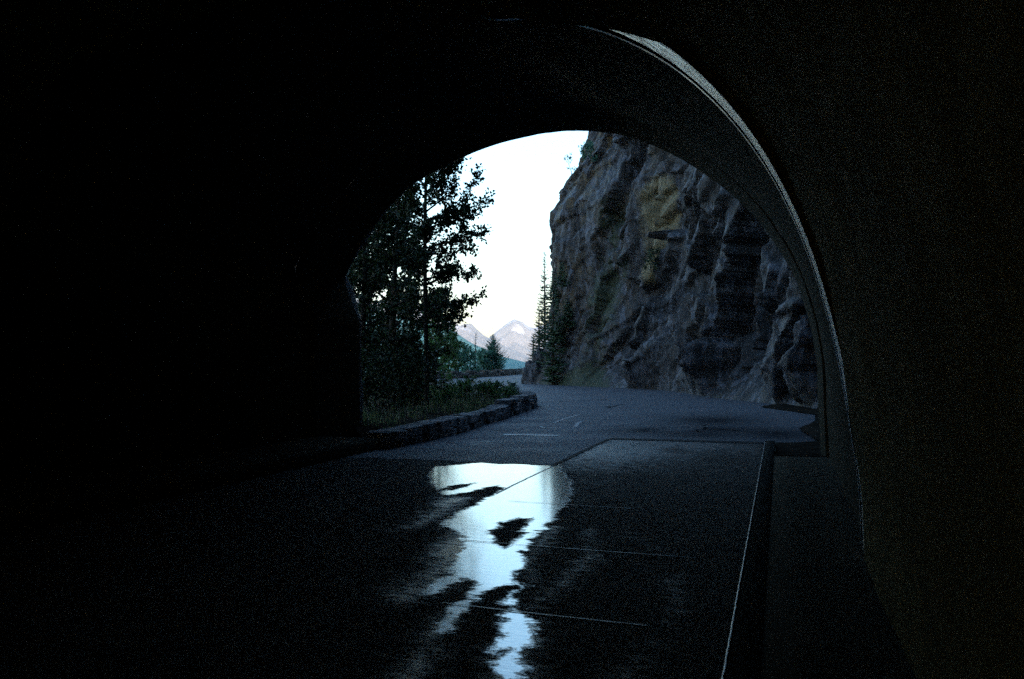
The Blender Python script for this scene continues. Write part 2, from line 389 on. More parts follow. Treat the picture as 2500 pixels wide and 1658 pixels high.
# ------------------------------------------------------------------ tunnel
UC, HC, SP = -3.6, 1.6, 15.07        # centre line, centre height, portal distance
def prof_from_px(pts, s):
    out = []
    for px, py in pts:
        rel = math.atan((px - HX) / FPX) - PSI; u = s * math.tan(rel); Z = -u * math.sin(PSI) + s * math.cos(PSI)
        h = EYE + (HY - py) / FPX * Z; out.append((math.atan2(h - HC, u - UC), math.hypot(h - HC, u - UC)))
    return out
portal_px = [(1995, 960), (1985, 830), (1962, 740), (1940, 680), (1903, 613), (1850, 540), (1777, 470), (1710, 420), (1650, 384), (1586, 354), (1510, 331), (1435, 322), (1350, 326), (1270, 340), (1190, 362), (1095, 405), (1000, 457), (920, 545), (842, 682)]
ring_px = [(2109, 1235), (2101, 1084), (2073, 950), (2030, 803), (1988, 635), (1936, 497), (1850, 349), (1798, 275), (1650, 127), (1560, 70), (1480, 30), (1400, 6), (1300, -8), (1150, -10)]
pp = prof_from_px(portal_px, SP); pr = prof_from_px(ring_px, 6.6)
PHI = np.concatenate([np.linspace(R(-24), R(150), 190), np.linspace(R(150), R(204), 61)[1:]])
def wall_r(ph, w):   # vertical wall at offset w
    return w / abs(math.cos(ph))
def make_prof(pts, right_w, left_w, ledge):
    pts = sorted(pts); th = np.array([p[0] for p in pts]); r = np.array([p[1] for p in pts]); out = []
    for ph in PHI:
        if ph <= th[0]:
            r0 = wall_r(ph, r[0] * math.cos(th[0]) + (right_w - r[0] * math.cos(th[0])) * min(1, (th[0] - ph) / .25)); out.append(r0)
        elif ph >= th[-1]:
            w = -r[-1] * math.cos(th[-1])
            out.append(wall_r(ph, w + (left_w - w) * min(1, (ph - th[-1]) / R(9))))
        else: out.append(float(np.interp(ph, th, r)))
    out = np.array(out); k = np.array([1, 2, 3, 2, 1]) / 9.0
    sm = np.convolve(np.pad(out, 2, mode='edge'), k, 'valid')
    return np.where(PHI < R(150), sm, out)
P_portal = make_prof(pp, 4.245, 4.25, R(3))
# the ring's own crown and left side (out of the picture): an even arch
_t = np.array([p[0] for p in pr]); _r = np.array([p[1] for p in pr]); _pf = np.polyfit(_t, _r, 4); 
pr = [(t_, float(np.polyval(_pf, t_))) for t_ in np.linspace(_t.min(), _t.max(), 40)]

ring_all = pr + [(R(115), 3.5), (R(135), 4.0), (R(152), 4.5)]
P_ring = make_prof(ring_all, 4.22, 4.45, 10)
P_in = np.maximum(P_portal + .05, P_portal)          # lining just inside the portal
arc = np.concatenate([[0], np.cumsum(np.abs(np.diff(PHI)) * 4.1)])
def loft(name, secs, mat, parent, noise=0.0, nscale=1.2, sub=.35, seed=3, phi=None):
    """secs: (s, radius array); the bore between them"""
    S = []; Rr = []
    for (s0, r0), (s1, r1) in zip(secs[:-1], secs[1:]):
        k = max(1, int(abs(s1 - s0) / sub))
        for q in range(k): S.append(s0 + (s1 - s0) * q / k); Rr.append(r0 + (r1 - r0) * q / k)
    S.append(secs[-1][0]); Rr.append(secs[-1][1]); Rr = np.array(Rr); S = np.array(S)
    nn = len(S); ph = np.tile(PHI, nn); s = np.repeat(S, len(PHI)); r = Rr.ravel().copy()
    P = np.stack([UC + r * np.cos(ph), s, HC + r * np.sin(ph)], 1)
    if noise:
        d = noise * fbm(P * nscale, 4, seed); r = r + d
        P = np.stack([UC + r * np.cos(ph), s, HC + r * np.sin(ph)], 1)
    P[:, 2] = np.maximum(P[:, 2], -.25)
    Fq = grid_faces(nn, len(PHI))
    if phi: Fq = Fq[PHI[Fq[:, 0] % len(PHI)] < phi]
    U = np.unique(Fq); re_ = np.zeros(len(P), int); re_[U] = np.arange(len(U))
    return mesh(name, P[U], re_[Fq], mat, parent, True, uv=np.stack([np.tile(arc, nn), s], 1)[U])
tun = thing('road_tunnel', (0, 0, 0), 'dark concrete road tunnel ending in a rounded stone portal', 'tunnel')
BACK = -36.0
P_near = P_ring + np.interp(PHI, [R(-9), R(10), R(38), R(56), R(95), R(125)], [-.02, .06, .06, -.24, -.2, 0])  # lining drawn inward at crown and foot to taper the ring's highlight
M['pale'] = mat_lining('bounce_bore_concrete', (.62, .50, .22), (.50, .40, .17), .85, 1.0, .08, (2.0, 2.6), .03, .6)  # invented pale lining, out of view, to bounce rear light forward
loft('flared_bounce_bore', [(BACK, P_near * 2.4), (-12, P_near + .3), (-4, P_near + .1)], M['pale'], tun, .05, .9, .5)  # unseen rear end, flared wide to let more light in
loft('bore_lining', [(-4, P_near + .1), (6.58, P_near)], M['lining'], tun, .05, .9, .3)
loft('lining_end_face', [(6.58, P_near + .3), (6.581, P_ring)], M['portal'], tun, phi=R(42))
loft('glossy_arch_band', [(6.582, P_ring + .012), (6.60, P_ring), (7.01, P_ring + .004)], M['band'], tun, .004, 2.0, .06, phi=R(97))
loft('arch_groove', [(7.01, P_ring + .004), (7.015, P_ring + .03), (7.12, P_ring + .03), (7.125, P_ring + .004)], M['tar'], tun, phi=R(97))
loft('arch_edge_bead', [(7.125, P_ring + .004), (7.16, P_ring), (7.18, P_ring + .03)], M['thinband'], tun, .003, 2.0, .03, phi=R(97))
mid = P_ring * .3 + P_portal * .7
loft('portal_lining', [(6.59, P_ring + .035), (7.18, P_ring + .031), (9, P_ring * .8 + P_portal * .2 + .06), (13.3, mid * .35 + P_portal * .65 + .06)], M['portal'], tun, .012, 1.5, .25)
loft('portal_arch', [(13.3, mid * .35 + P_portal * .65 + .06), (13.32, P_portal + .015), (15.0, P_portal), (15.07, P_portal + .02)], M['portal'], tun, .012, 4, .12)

# hillside the tunnel is bored through (front face and top)
NPH = len(PHI)
def outer(s):
    """outer cross-section of the hill at distance s"""
    t = (PHI - PHI[0]) / (PHI[-1] - PHI[0])          # 0 right ... 1 left
    xs = np.interp(t, [0, .12, .3, .5, .7, .85, 1], [60, 56, 40, 10, -9, -14, -17])
    zs = np.interp(t, [0, .12, .3, .5, .7, .85, 1], [-1, 40, 62, 48, 26, 10, -8])
    return xs, zs
rows = []
rp = P_portal + .02
xi = UC + rp * np.cos(PHI); zi = np.maximum(HC + rp * np.sin(PHI), -.25)
NF = 46
xs, zs = outer(0)
for q in range(NF):
    t = q / (NF - 1); tt = t ** 2.0
    X = xi + (xs - xi) * tt; Zz = zi + (zs - zi) * tt; Y = np.full(NPH, 15.07) - np.maximum(Zz - 6, 0) * .35 * (t > 0)
    rows.append(np.stack([X, Y, Zz], 1))
for q in range(1, 34):
    t = q / 33; Y = 15.07 - np.maximum(zs - 6, 0) * .35 - 51 * t
    rows.append(np.stack([xs * (1 + .25 * t), Y, zs * (1 + .5 * math.sin(t * math.pi))], 1))
V = np.array(rows).reshape(-1, 3)
amt = np.repeat(np.concatenate([np.clip(np.arange(NF) / 8, 0, 1), np.ones(33)]), NPH)
V[:, 1] += amt * .55 * facets(V * [.45, .45, .3], 31, .8) + amt * .3 * fbm(V * 1.3, 4, 9)
V[:, 2] += amt * np.where(V[:, 2] > 8, 1.0, 0) * 1.2 * fbm(V * .2, 4, 12)
mesh('hillside', V, grid_faces(len(rows), NPH), M['rock'], kind='structure', attrs={'ochre': V[:, 0] * 0, 'moss': .3 + V[:, 0] * 0})

# ------------------------------------------------------------------ roadway
# floor slab, with the traced wet patches
def inside(P, poly):
    x, y = P[:, 0], P[:, 1]; ins = np.zeros(len(P), bool); j = len(poly) - 1
    for i in range(len(poly)):
        xi, yi = poly[i][:2]; xj, yj = poly[j][:2]
        c = ((yi > y) != (yj > y)) & (x < (xj - xi) * (y - yi) / (yj - yi + 1e-12) + xi); ins ^= c; j = i
    return ins
def sdist(P, polys):
    """signed distance, + inside any"""
    out = np.full(len(P), -1e9)
    for pl in polys:
        pl = [np.array(p) for p in pl]; d = poly_dist(P, pl + [pl[0]]); out = np.maximum(out, np.where(inside(P, pl), d, -d))
    return out
def cr5(x, y): return G(850 + x * .3878, 1050 + y * .3878)      # from the enlarged crop of the puddle
main = [(500, 300), (540, 236), (850, 206), (1180, 196), (1330, 205), (1350, 260), (1400, 320), (1420, 390), (1380, 445), (1345, 500), (1300, 540), (1330, 565), (1240, 600), (1270, 628), (1190, 640), (1180, 668), (1150, 690), (1110, 740), (1095, 800), (1115, 830), (1100, 870), (1060, 920), (1045, 965), (1130, 985), (1105, 1015), (1045, 1025), (1030, 1060), (1030, 1105), (1090, 1140), (1100, 1170),
        (1180, 1200), (1165, 1240), (1190, 1290), (1140, 1380), (1110, 1440), (1090, 1500), (1100, 1568), (940, 1620), (935, 1540), (960, 1450), (1000, 1385), (870, 1405), (960, 1330), (965, 1260), (950, 1220), (1000, 1165), (985, 1120), (1000, 1060), (1030, 1020), (1070, 1005), (1060, 990), (985, 985), (900, 1005), (845, 1030), (800, 1055), (795, 1090), (750, 1140), (690, 1190), (640, 1260), (560, 1290), (580, 1230), (640, 1160), (610, 1140), (660, 1090), (740, 1060), (785, 1010), (770, 960), (715, 945), (640, 985), (520, 1050), (440, 1040), (560, 960), (640, 880), (700, 800), (740, 700), (690, 640), (560, 600), (640, 560), (700, 520), (780, 480), (860, 440), (970, 375), (960, 350), (900, 355), (780, 390), (620, 415), (560, 400), (640, 375), (760, 345), (640, 350), (560, 380), (520, 350)]
holes = [[(890, 640), (960, 590), (1060, 560), (1170, 560), (1110, 610), (1060, 645), (1125, 650), (1060, 690), (1030, 730), (990, 750), (940, 720), (900, 690)],
         [(600, 385), (700, 345), (800, 335), (770, 350), (660, 385)]]
SX = np.concatenate([np.arange(-8.3, -6.5, .06), np.arange(-6.5, -.24, .0225)]); SX = np.append(SX, -.24)
SY = np.concatenate([np.arange(BACK, 2.6, 1.0), np.arange(2.6, 16.5, .026), [16.5]])
gx, gy = np.meshgrid(SX, SY, indexing='ij'); P = np.stack([gx.ravel(), gy.ravel()], 1)
act = (P[:, 1] > 2.5)
wet = np.full(len(P), -.5)
mainW = [cr5(*p) for p in main]; holesW = [[cr5(*p) for p in h] for h in holes]
d = sdist(P[act], [mainW]); dh = sdist(P[act], holesW); d = np.minimum(d, -dh)
wet[act] = np.clip(.5 + d / .22, -.1, 1.1)
# broken-up sheen round the puddle and toward the portal
sh_polys = [[(1330, 200), (1640, 62), (1850, 60), (2250, 75), (2620, 90), (2600, 300), (2300, 420), (1900, 520), (1700, 560), (1500, 560), (1380, 540), (1300, 420), (1300, 260)],
            [(150, 1050), (420, 900), (640, 640), (760, 560), (820, 800), (760, 930), (560, 1040), (300, 1130)],
            [(300, 1620), (430, 1400), (560, 1200), (700, 1130), (700, 1200), (560, 1340), (440, 1620)],
            [(1500, 540), (1560, 560), (1545, 760), (1600, 800), (1400, 1000), (1150, 1170), (1080, 1130), (1300, 940), (1480, 780)],
            [(1580, 1640), (1640, 1450), (1800, 1350), (1960, 1200), (2050, 1100), (2000, 1000), (1980, 920), (2080, 930), (2120, 1100), (2050, 1260), (1960, 1440), (1900, 1640)],
            [(1750, 640), (1900, 700), (2000, 740), (2030, 780), (1900, 760), (1790, 700)]]
sh_polys += [[(560, 420), (760, 430), (700, 520), (560, 590), (430, 620), (300, 640), (420, 560)], [(1010, 1180), (1190, 1200), (1230, 1300), (1150, 1480), (1120, 1600), (900, 1640), (900, 1450)], [(1330, 520), (1420, 560), (1200, 800), (1190, 960), (1130, 960), (1120, 800), (1160, 700)]]
gains = [.85, .9, .9, .62, .60, .55, .9, .8, .68]
ds = np.max([np.clip(.62 + sdist(P[act], [[cr5(*p) for p in h]]) / .45, 0, 1) * g_ for h, g_ in zip(sh_polys, gains)], axis=0)
lv = fbm(np.stack([P[act][:, 0] * 1.2, P[act][:, 1] * .8, P[act][:, 0] * 0], 1), 4, 77)
d1 = sdist(P[act], [[cr5(*p) for p in sh_polys[0]]]); fade = np.where(d1 > -.5, np.exp(-np.clip(P[act][:, 0] + 2.4, 0, 9) / 2.6) * np.exp(-np.clip(15.5 - P[act][:, 1], 0, 20) / 5.5), 1)
sheen = np.zeros(len(P)); sheen[act] = fade * ds * np.clip(1.0 + .8 * lv, .3, 1)
# the left lane's slab stops where the asphalt begins
keep_z = np.where((P[:, 0] < -3.2) & (P[:, 1] > 12.3), -.02, .008)
keep_z = keep_z + .0 * P[:, 0]
mesh('floor', np.stack([P[:, 0], P[:, 1], keep_z], 1), grid_faces(len(SX), len(SY)), M['floor'], kind='structure', attrs={'wet': wet, 'sheen': sheen})

# asphalt outside: one sheet from the tunnel slab to the far bend
def ribbon(pts, w0, w1, z, step=.4):
    P = smooth_path(pts, step); T = np.gradient(P, axis=0); T[:, 2] = 0; T /= np.linalg.norm(T, axis=1)[:, None]
    N = np.stack([-T[:, 1], T[:, 0], T[:, 2] * 0], 1); return P + N * w0, P + N * w1
outline = [np.array(p) for p in [(-8.3, 12.3, 0), (-3.2, 12.32, 0), (-3.19, 16.52, 0), (.2, 16.54, 0)]]
CB = [np.array([7.4, 15.6, 0]), np.array([6.4, 18., 0]), CZ(9.3, 21), CZ(9.9, 26), G(1990, 1000), G(1870, 985), G(1750, 973), G(1640, 955), G(1540, 949), G(1450, 945), G(1360, 941), G(1290, 937), CZ(3.4, 60), CZ(7.5, 68), CZ(14, 78), CZ(24, 90), CZ(45, 100)]
base_edge = [np.array([.4, 15.4, 0]), np.array([2.2, 17.5, 0]), G(1985, 1040), G(1992, 1025), G(1990, 1010)] 
ax_, ay_ = np.meshgrid(np.linspace(-30, 16, 300), np.linspace(12.3, 118, 520), indexing='ij')
road_poly = [(-8.3 + q * .17, 12.3 + .05 * math.sin(q * 1.7) + random.uniform(-.05, .05)) for q in range(30)] + [(-3.2, 12.28), (-3.2, 16.5), (.1, 16.5), (.7, 16.9)] + [tuple(p[:2]) for p in [G(1965, 1050), G(1990, 1030)]] + [tuple(p[:2]) for p in CB[4:14]] + [tuple(CZ(12, 112)[:2])] + [tuple(p[:2]) for p in FAR[::-1]] + [tuple(CZ(-24, 50)[:2]), tuple(CZ(-14, 57)[:2])] + [tuple(p[:2]) for p in LEFT[::-1][1:]]
from mathutils.geometry import tessellate_polygon
import bmesh
def poly_sheet(name, poly, z, mat, kind='structure', grid=None, zf=None, attr=None, cut=1.0):
    bm = bmesh.new(); vs_ = [bm.verts.new((p[0], p[1], z)) for p in poly]; f = bm.faces.new(vs_)
    if f.normal.z < 0: f.normal_flip()
    xs_ = [p[0] for p in poly]; ys_ = [p[1] for p in poly]
    for a, lo, hi in ((0, min(xs_), max(xs_)), (1, min(ys_), max(ys_))):
        k = lo + cut
        while k < hi:
            no = (1, 0, 0) if a == 0 else (0, 1, 0); co = (k, 0, 0) if a == 0 else (0, k, 0)
            bmesh.ops.bisect_plane(bm, geom=bm.verts[:] + bm.edges[:] + bm.faces[:], plane_co=co, plane_no=no); k += cut
    bmesh.ops.triangulate(bm, faces=bm.faces[:]); me = bpy.data.meshes.new(name); bm.to_mesh(me); bm.free()
    if zf is not None or attr is not None:
        co = np.zeros(len(me.vertices) * 3); me.vertices.foreach_get('co', co); co = co.reshape(-1, 3)
        if zf is not None: co[:, 2] = zf(co); me.vertices.foreach_set('co', co.ravel())
        for nm, fn in (attr or {}).items():
            at = me.attributes.new(nm, 'FLOAT', 'POINT'); at.data.foreach_set('value', fn(co).astype(np.float32))
    me.update(); me.materials.append(mat); o = bpy.data.objects.new(name, me); C.objects.link(o)
    if kind: o['kind'] = kind
    return o
damp_c = [(G(1500 + 30, 1035), 1.0), (G(1745, 1025), 1.6), (G(1760, 1050), 1.6), (G(1660, 1055), 1.0)]
def damp(co):
    r = np.zeros(len(co))
    for c, w in [(G(1740, 1028), 1.5), (G(1765, 1050), 1.3), (G(1565, 1052), .8), (G(1690, 1062), 1.0), (G(1900, 1062), 1.6)]:
        r = np.maximum(r, np.exp(-(((co[:, 0] - c[0]) / w) ** 2 + ((co[:, 1] - c[1]) / (w * 1.6)) ** 2)))
    return np.clip(r, 0, 1)
poly_sheet('road', road_poly, .012, M['asphalt'], attr={'damp': damp}, cut=.7)

# painted and sealed lines on the road (thin sheets)
def line_sheet(name, pts, w, z, mat, step=.15, jit=.0):
    a, b = ribbon(pts, -w / 2, w / 2, 0, step); a = a.copy(); b = b.copy()
    if jit:
        q = np.arange(len(a)) * .37; wv = np.array([random.uniform(-jit, jit) for _ in q]); a[:, 0] += wv; b[:, 0] += wv * .6
        a[:, 1] += wv; b[:, 1] -= wv * .5
    V = np.empty((len(a) * 2, 3)); V[0::2] = a; V[1::2] = b; V[:, 2] = z
    F = [(2 * i, 2 * i + 2, 2 * i + 3, 2 * i + 1) for i in range(len(a) - 1)]
    return mesh(name, V, F, mat, kind='structure')
for s, x0, x1 in ((5.11, -2.1, -.75), (6.95, -2.9, -.62), (9.02, -2.9, -1.5)):
    line_sheet('slab_joint', [np.array([x0, s + .05, 0]), np.array([(x0 + x1) / 2, s, 0]), np.array([x1, s - .03, 0])], .015, .013, M['jointfill'], .12, .006)
line_sheet('slab_joint', [np.array([-3.19, 9.5, 0]), np.array([-3.2, 10.5, 0]), np.array([-3.2, 12.3, 0])], .02, .013, M['jointfill'], .2, .006)
line_sheet('asphalt_edge_seal', [np.array([-3.22, 12.2, 0]), np.array([-3.22, 16.55, 0])], .07, .017, M['tar'], .2, .012)
line_sheet('portal_joint', [np.array([-3.2, 16.65, 0]), np.array([-1.5, 16.68, 0]), np.array([.15, 16.72, 0])], .3, .018, M['tar'], .12, .02)  # slab joint; its broad dark strip also paints in the mouth's shadow line
line_sheet('road_marking', [G(1228, 1063), G(1290, 1063), G(1360, 1066)], .30, .018, M['paint'], .15, .02)
line_sheet('road_marking', [G(1160, 1081), G(1300, 1080), G(1430, 1083)], .035, .018, M['paint'], .15, .01)
line_sheet('road_marking', [G(1350, 1035), G(1385, 1022), G(1418, 1013)], .07, .018, M['paint'], .15, .01)
line_sheet('road_marking', [G(1318, 1042), G(1330, 1046), G(1370, 1047)], .07, .018, M['paint'], .1, .01)
line_sheet('road_marking', [G(1405, 1044), G(1412, 1034), G(1420, 1030)], .09, .018, M['paint'], .1, .01)
# worn centre line round the far bend
for off in (-.12, .12):
    pts = [CZ(-1.5 + off, 54), CZ(-2.6 + off, 57), CZ(-3.0 + off, 61), CZ(-1.4 + off, 66), CZ(2 + off, 74)]
    line_sheet('centre_line', pts, .12, .018, M['yellow'], .4, .01)

# kerb, walkway
def sweep_x(name, prof, ys, mat, kind='structure', jit=.0, smooth=False):
    prof = np.array(prof); V = []
    for y_ in ys:
        j = jit * (random.random() - .5)
        for a, b in prof: V.append((a + j - .0045 * (0) , y_, b + j * .5))
    return mesh(name, V, grid_faces(len(ys), len(prof)), mat, kind=kind, smooth=smooth)
kx = -.25
kp = [(kx - .02, -.05), (kx - .005, .10)] + [(kx + .025 - .03 * math.cos(R(a)), .115 + .035 * math.sin(R(a))) for a in range(0, 91, 15)] + [(kx + .16, .151), (kx + .16, -.05)]
sweep_x('kerb', kp, np.arange(BACK, 15.8, .12), M['kerb'], jit=.0)
sweep_x('nosing_highlight', [(kx + .004 - .012 * math.cos(R(a_)), .1425 + .012 * math.sin(R(a_))) for a_ in range(10, 95, 12)], np.arange(BACK, 15.8, .06), M['kerb_glint'], jit=.003, smooth=True)
sweep_x('walkway', [(kx + .162, -.05), (kx + .162, .146), (kx + .4, .15), (.72, .155), (.95, .16)], list(np.arange(BACK, 13.4, .5)) + [13.4, 13.401], M['walk'])
mesh('walkway_end_step', [(kx + .162, 13.402, -.05), (.9, 13.402, -.05), (.9, 13.402, .16), (kx + .162, 13.402, .15), (kx + .162, 13.30, .164), (.9, 13.30, .166), (.9, 13.42, .16), (kx + .162, 13.42, .152)], [(0, 1, 2, 3), (4, 5, 6, 7)], M['kerb'], kind='structure')
sweep_x('left_walkway', [(-8.35, .2), (-6.72, .2), (-6.68, .16), (-6.66, -.05)], list(np.arange(BACK, 13.6, .5)) + [13.6], M['walk'])
mesh('left_walkway_end', [(-8.35, 13.6, -.05), (-6.66, 13.6, -.05), (-6.72, 13.6, .2), (-8.35, 13.6, .2)], [(0, 1, 2, 3)], M['walk'], kind='structure')
# shoulder dirt by the portal's right foot
sh = [(-.08, 13.3), (-.08, 16.4), (.7, 16.8)] + [tuple(p[:2]) for p in (G(1950, 1052), G(1992, 1030), G(1995, 1000))] + [(9, 26), (9, 13.3)]
poly_sheet('shoulder', sh, .02, M['soil'], zf=lambda c: .02 + .05 * fbm(c * [1.5, 1.5, 1], 3, 4) + .03, cut=.4)
pad = [tuple(p[:2]) for p in (G(1857, 996), G(1900, 988), G(1960, 982), G(2010, 982), G(2010, 1018), G(1985, 1014), G(1930, 1006))]
poly_sheet('dirt_patch', pad, .03, M['soil'], zf=lambda c: .03 + .05 * np.abs(fbm(c * [1.5, 1.5, 1], 3, 4)), cut=.4)

# ------------------------------------------------------------------ verge behind the guard wall
verge = [tuple(p[:2]) for p in LEFT] + [tuple(CZ(-15, 56)[:2]), tuple(CZ(-13.5, 40)[:2]), tuple(CZ(-12.5, 22)[:2]), (-12.8, 15.2), (-8.2, 15.2)]
def verge_z(c):
    dl = poly_dist(c[:, :2], LEFT); return .04 + .24 * sstep(dl, .2, 1.2) + .10 * fbm(c * [.9, .9, 1], 4, 8) * sstep(dl, .2, 1)
poly_sheet('verge', verge, .1, M['soil'], zf=verge_z, cut=.6)

# ------------------------------------------------------------------ guard walls
def guard_wall(name, path, h, thick, mat, label, z0=0.0, merlons=(), course=2, lmin=.25, lmax=.85):
    P = smooth_path(path, .12); seg = np.linalg.norm(np.diff(P, axis=0), axis=1); L = np.concatenate([[0], np.cumsum(seg)])
    def at(s):
        q = np.array([np.interp(s, L, P[:, a]) for a in range(3)]); q2 = np.array([np.interp(s + .1, L, P[:, a]) for a in range(3)]); q1 = np.array([np.interp(s - .1, L, P[:, a]) for a in range(3)])
        t = q2 - q1; t[2] = 0; t /= np.linalg.norm(t) + 1e-9; return q, t
    root = thing(name, P[0], label, 'stone wall')
    m = MB()
    for c in range(course):
        s = random.uniform(0, .2); ch = h / course
        while s < L[-1]:
            w = min(random.uniform(lmin, lmax), L[-1] - s + .05)
            q, t = at(s + w / 2); nrm = np.array([-t[1], t[0], 0])
            m.stone(q + [0, 0, z0 + ch * (c + .5) + random.uniform(-.03, .03)], t, nrm, w / 2 + .006, thick / 2 * random.uniform(.8, 1.12), ch / 2 * random.uniform(.98, 1.2), .22, .12); s += w
    m.build('courses', mat, root)
    for s in np.arange(merlons[0], L[-1] - .3, merlons[1]) if merlons else ():
        mm = MB(); wtot = merlons[2]; s2 = s
        while s2 < s + wtot:
            w = random.uniform(.32, .55); q, t = at(s2 + w / 2); nrm = np.array([-t[1], t[0], 0])
            hh = merlons[3] * random.uniform(.75, 1.1)
            mm.stone(q + [0, 0, z0 + h + hh / 2 + .004], t, nrm, w / 2 - .01, thick / 2 * random.uniform(.85, 1.0), hh / 2, .12, .09); s2 += w
        mm.build('merlon', mat, root)
    return root
off = smooth_path(LEFT, .5)
guard_wall('guard_wall', [np.array([p[0], p[1], 0]) for p in LEFT], .33, .46, M['stone'], 'low crenellated stone guard wall curving beside the road outside the portal', merlons=(8.5, 1.9, .9, .14))
guard_wall('guard_wall', [np.array([p[0], p[1], 0]) for p in FAR], .42, .5, M['stone_far'], 'distant dark guard wall edging the far bend below the mountains', merlons=(.5, 3.0, 1.4, .18), lmin=.5, lmax=1.0)

# ------------------------------------------------------------------ cliff
cp = smooth_path(CB, .09)
N2 = len(cp); T = np.gradient(cp[:, :2], axis=0)
k = 60; T = np.stack([np.convolve(np.pad(T[:, a], k, mode='edge'), np.ones(2 * k + 1) / (2 * k + 1), 'valid') for a in (0, 1)], 1)
T /= np.linalg.norm(T, axis=1)[:, None]; N = np.stack([-T[:, 1], T[:, 0]], 1)        # left of travel = toward the road
HT = np.concatenate([np.arange(-.3, 18, .075), np.arange(18, 34, .5)]); nh = len(HT)
ci, hi = np.meshgrid(np.arange(N2), np.arange(nh), indexing='ij')
hh = HT[hi.ravel()]; ii = ci.ravel()
L = np.concatenate([[0], np.cumsum(np.linalg.norm(np.diff(cp[:, :2], axis=0), axis=1))])[ii]
corner = L[(np.abs(np.arange(N2) - np.argmin(np.linalg.norm(cp - G(1290, 937), axis=1))) < 1).repeat(1)[ii]][0] if True else 0
near_corner = np.exp(-((L - corner) / 7.0) ** 2)
set_c = np.interp(hh, [-.3, .3, 2, 3.5, 6.5, 8.5, 11, 12.7, 13.5, 15.2, 20, 34], [0, .3, 1.2, 1.6, 1.75, 1.75, 1.8, 2.8, 3.2, 4.0, 5.6, 9])
set_f = np.interp(hh, [-.3, 1, 3, 8, 14, 20, 34], [0, .3, .7, 1.3, 1.9, 3.0, 7])
setb = set_c * near_corner + set_f * (1 - near_corner)
base = np.stack([cp[ii, 0], cp[ii, 1], hh], 1)
# coordinates on the face: along, up, slanted
q3 = np.stack([L, hh, L * 0], 1)
warp = np.stack([fbm(q3 * .25, 3, 41), fbm(q3 * .25, 3, 51)], 1)
a = L * .9 + hh * .42 + .9 * warp[:, 0]; b = hh * .9 - .42 * L + .9 * warp[:, 1]
amp = np.clip((hh + .2) / 1.5, .15, 1)
cz = 1 - .72 * near_corner
fq = fbm(q3 * 1.6, 3, 33) * .12
D = 1.05 * cz * facets(np.stack([a / 3.4 + fq * .5, b / 8 + fq * .3, a * 0], 1), 1, 1.2, 130) \
    + .52 * cz * facets(np.stack([a / 1.4 + fq, b / 3.2 + fq, a * 0 + 3.3], 1), 21, 1.4, 80) \
    + .17 * cz ** .7 * facets(np.stack([(a + .3 * b) / .7 + fq, b / 1.5 - fq, a * 0 + 5.3], 1), 61, 1.7, 40) \
    + .06 * facets(np.stack([(a - .5 * b) / .42, b / .62, a * 0 + 8.3], 1), 91, 1.8, 12) \
    + .22 * fbm(q3 * .35, 3, 71) + .05 * fbm(q3 * 2.5, 4, 81)
# bedding steps on the upper corner
bed = (hh - .22 * (corner - L) * .6); D = D + .10 * np.tanh(6 * np.sin(bed * 2.6 + 1.2 * warp[:, 0])) * np.clip((hh - 7) / 3, 0, 1) * near_corner
push = D * amp - setb
V = base.copy(); V[:, 0] += N[ii, 0] * push; V[:, 1] += N[ii, 1] * push
def to_px(V):
    Z = V @ FW; X = V @ RT; return HX + X / Z * FPX, HY - (V[:, 2] - EYE) / Z * FPX
def blob(c, rx, rz, hpos):   # patch on the face round a place, in metres
    i0 = np.argmin(np.linalg.norm(cp[:, :2] - c[:2], axis=1)); l0 = np.concatenate([[0], np.cumsum(np.linalg.norm(np.diff(cp[:, :2], axis=0), axis=1))])[i0]
    return np.exp(-(((L - l0) / rx) ** 2 + ((hh - hpos) / rz) ** 2) ** 1.5)
g = lambda px, py: (G(px, 950), (HY - py) / FPX * 44 + EYE)
och = sum(blob(G(px, 950)[:2], rx, rz, (HY - py) / FPX * Zc + EYE) * w for px, py, Zc, rx, rz, w in [(1572, 485, 45, 1.3, 1.3, 1.1), (1560, 590, 45, 1.3, 2.4, .9), (1545, 665, 45, 1.3, .9, .8)])
mos = sum(blob(G(px, 945)[:2], rx, rz, (HY - py) / FPX * Zc + EYE) * w for px, py, Zc, rx, rz, w in [(1380, 800, 50, 2.2, 3.4, .5), (1400, 650, 50, 2.0, 3.0, .35), (1420, 520, 50, 1.0, 2.0, .45), (1570, 620, 45, .6, 1.8, .5), (1300, 930, 52, 3, 1.0, .5)])
mos = mos + .35 * np.exp(-((hh) / .5) ** 2)
cliff = mesh('cliff', V, grid_faces(N2, nh), M['rock'], kind='structure', attrs={'ochre': och, 'moss': mos, 'warm': np.clip(near_corner * .7 + .35 * np.clip((hh - 4) / 8, 0, 1) - .25 + .5 * fbm(q3 * .3, 3, 15), 0, 1)})
CL = V.reshape(N2, nh, 3)
# cliff top: back from the brow
top = CL[:, -1, :]; Nn = N
rows = [top]
for q in range(1, 14):
    w = 3.0 * q; r_ = top.copy(); r_[:, 0] -= Nn[:, 0] * w; r_[:, 1] -= Nn[:, 1] * w; r_[:, 2] += w * .5 + .8 * fbm(r_ * .3, 3, 5); rows.append(r_)
Vt = np.array(rows).reshape(-1, 3); Vt = np.array(rows)[:, ::8].reshape(-1, 3)
mesh('cliff_top', Vt, grid_faces(14, len(range(0, N2, 8))), M['rock'], kind='structure', attrs={'ochre': Vt[:, 0] * 0, 'moss': Vt[:, 0] * 0 + .45})

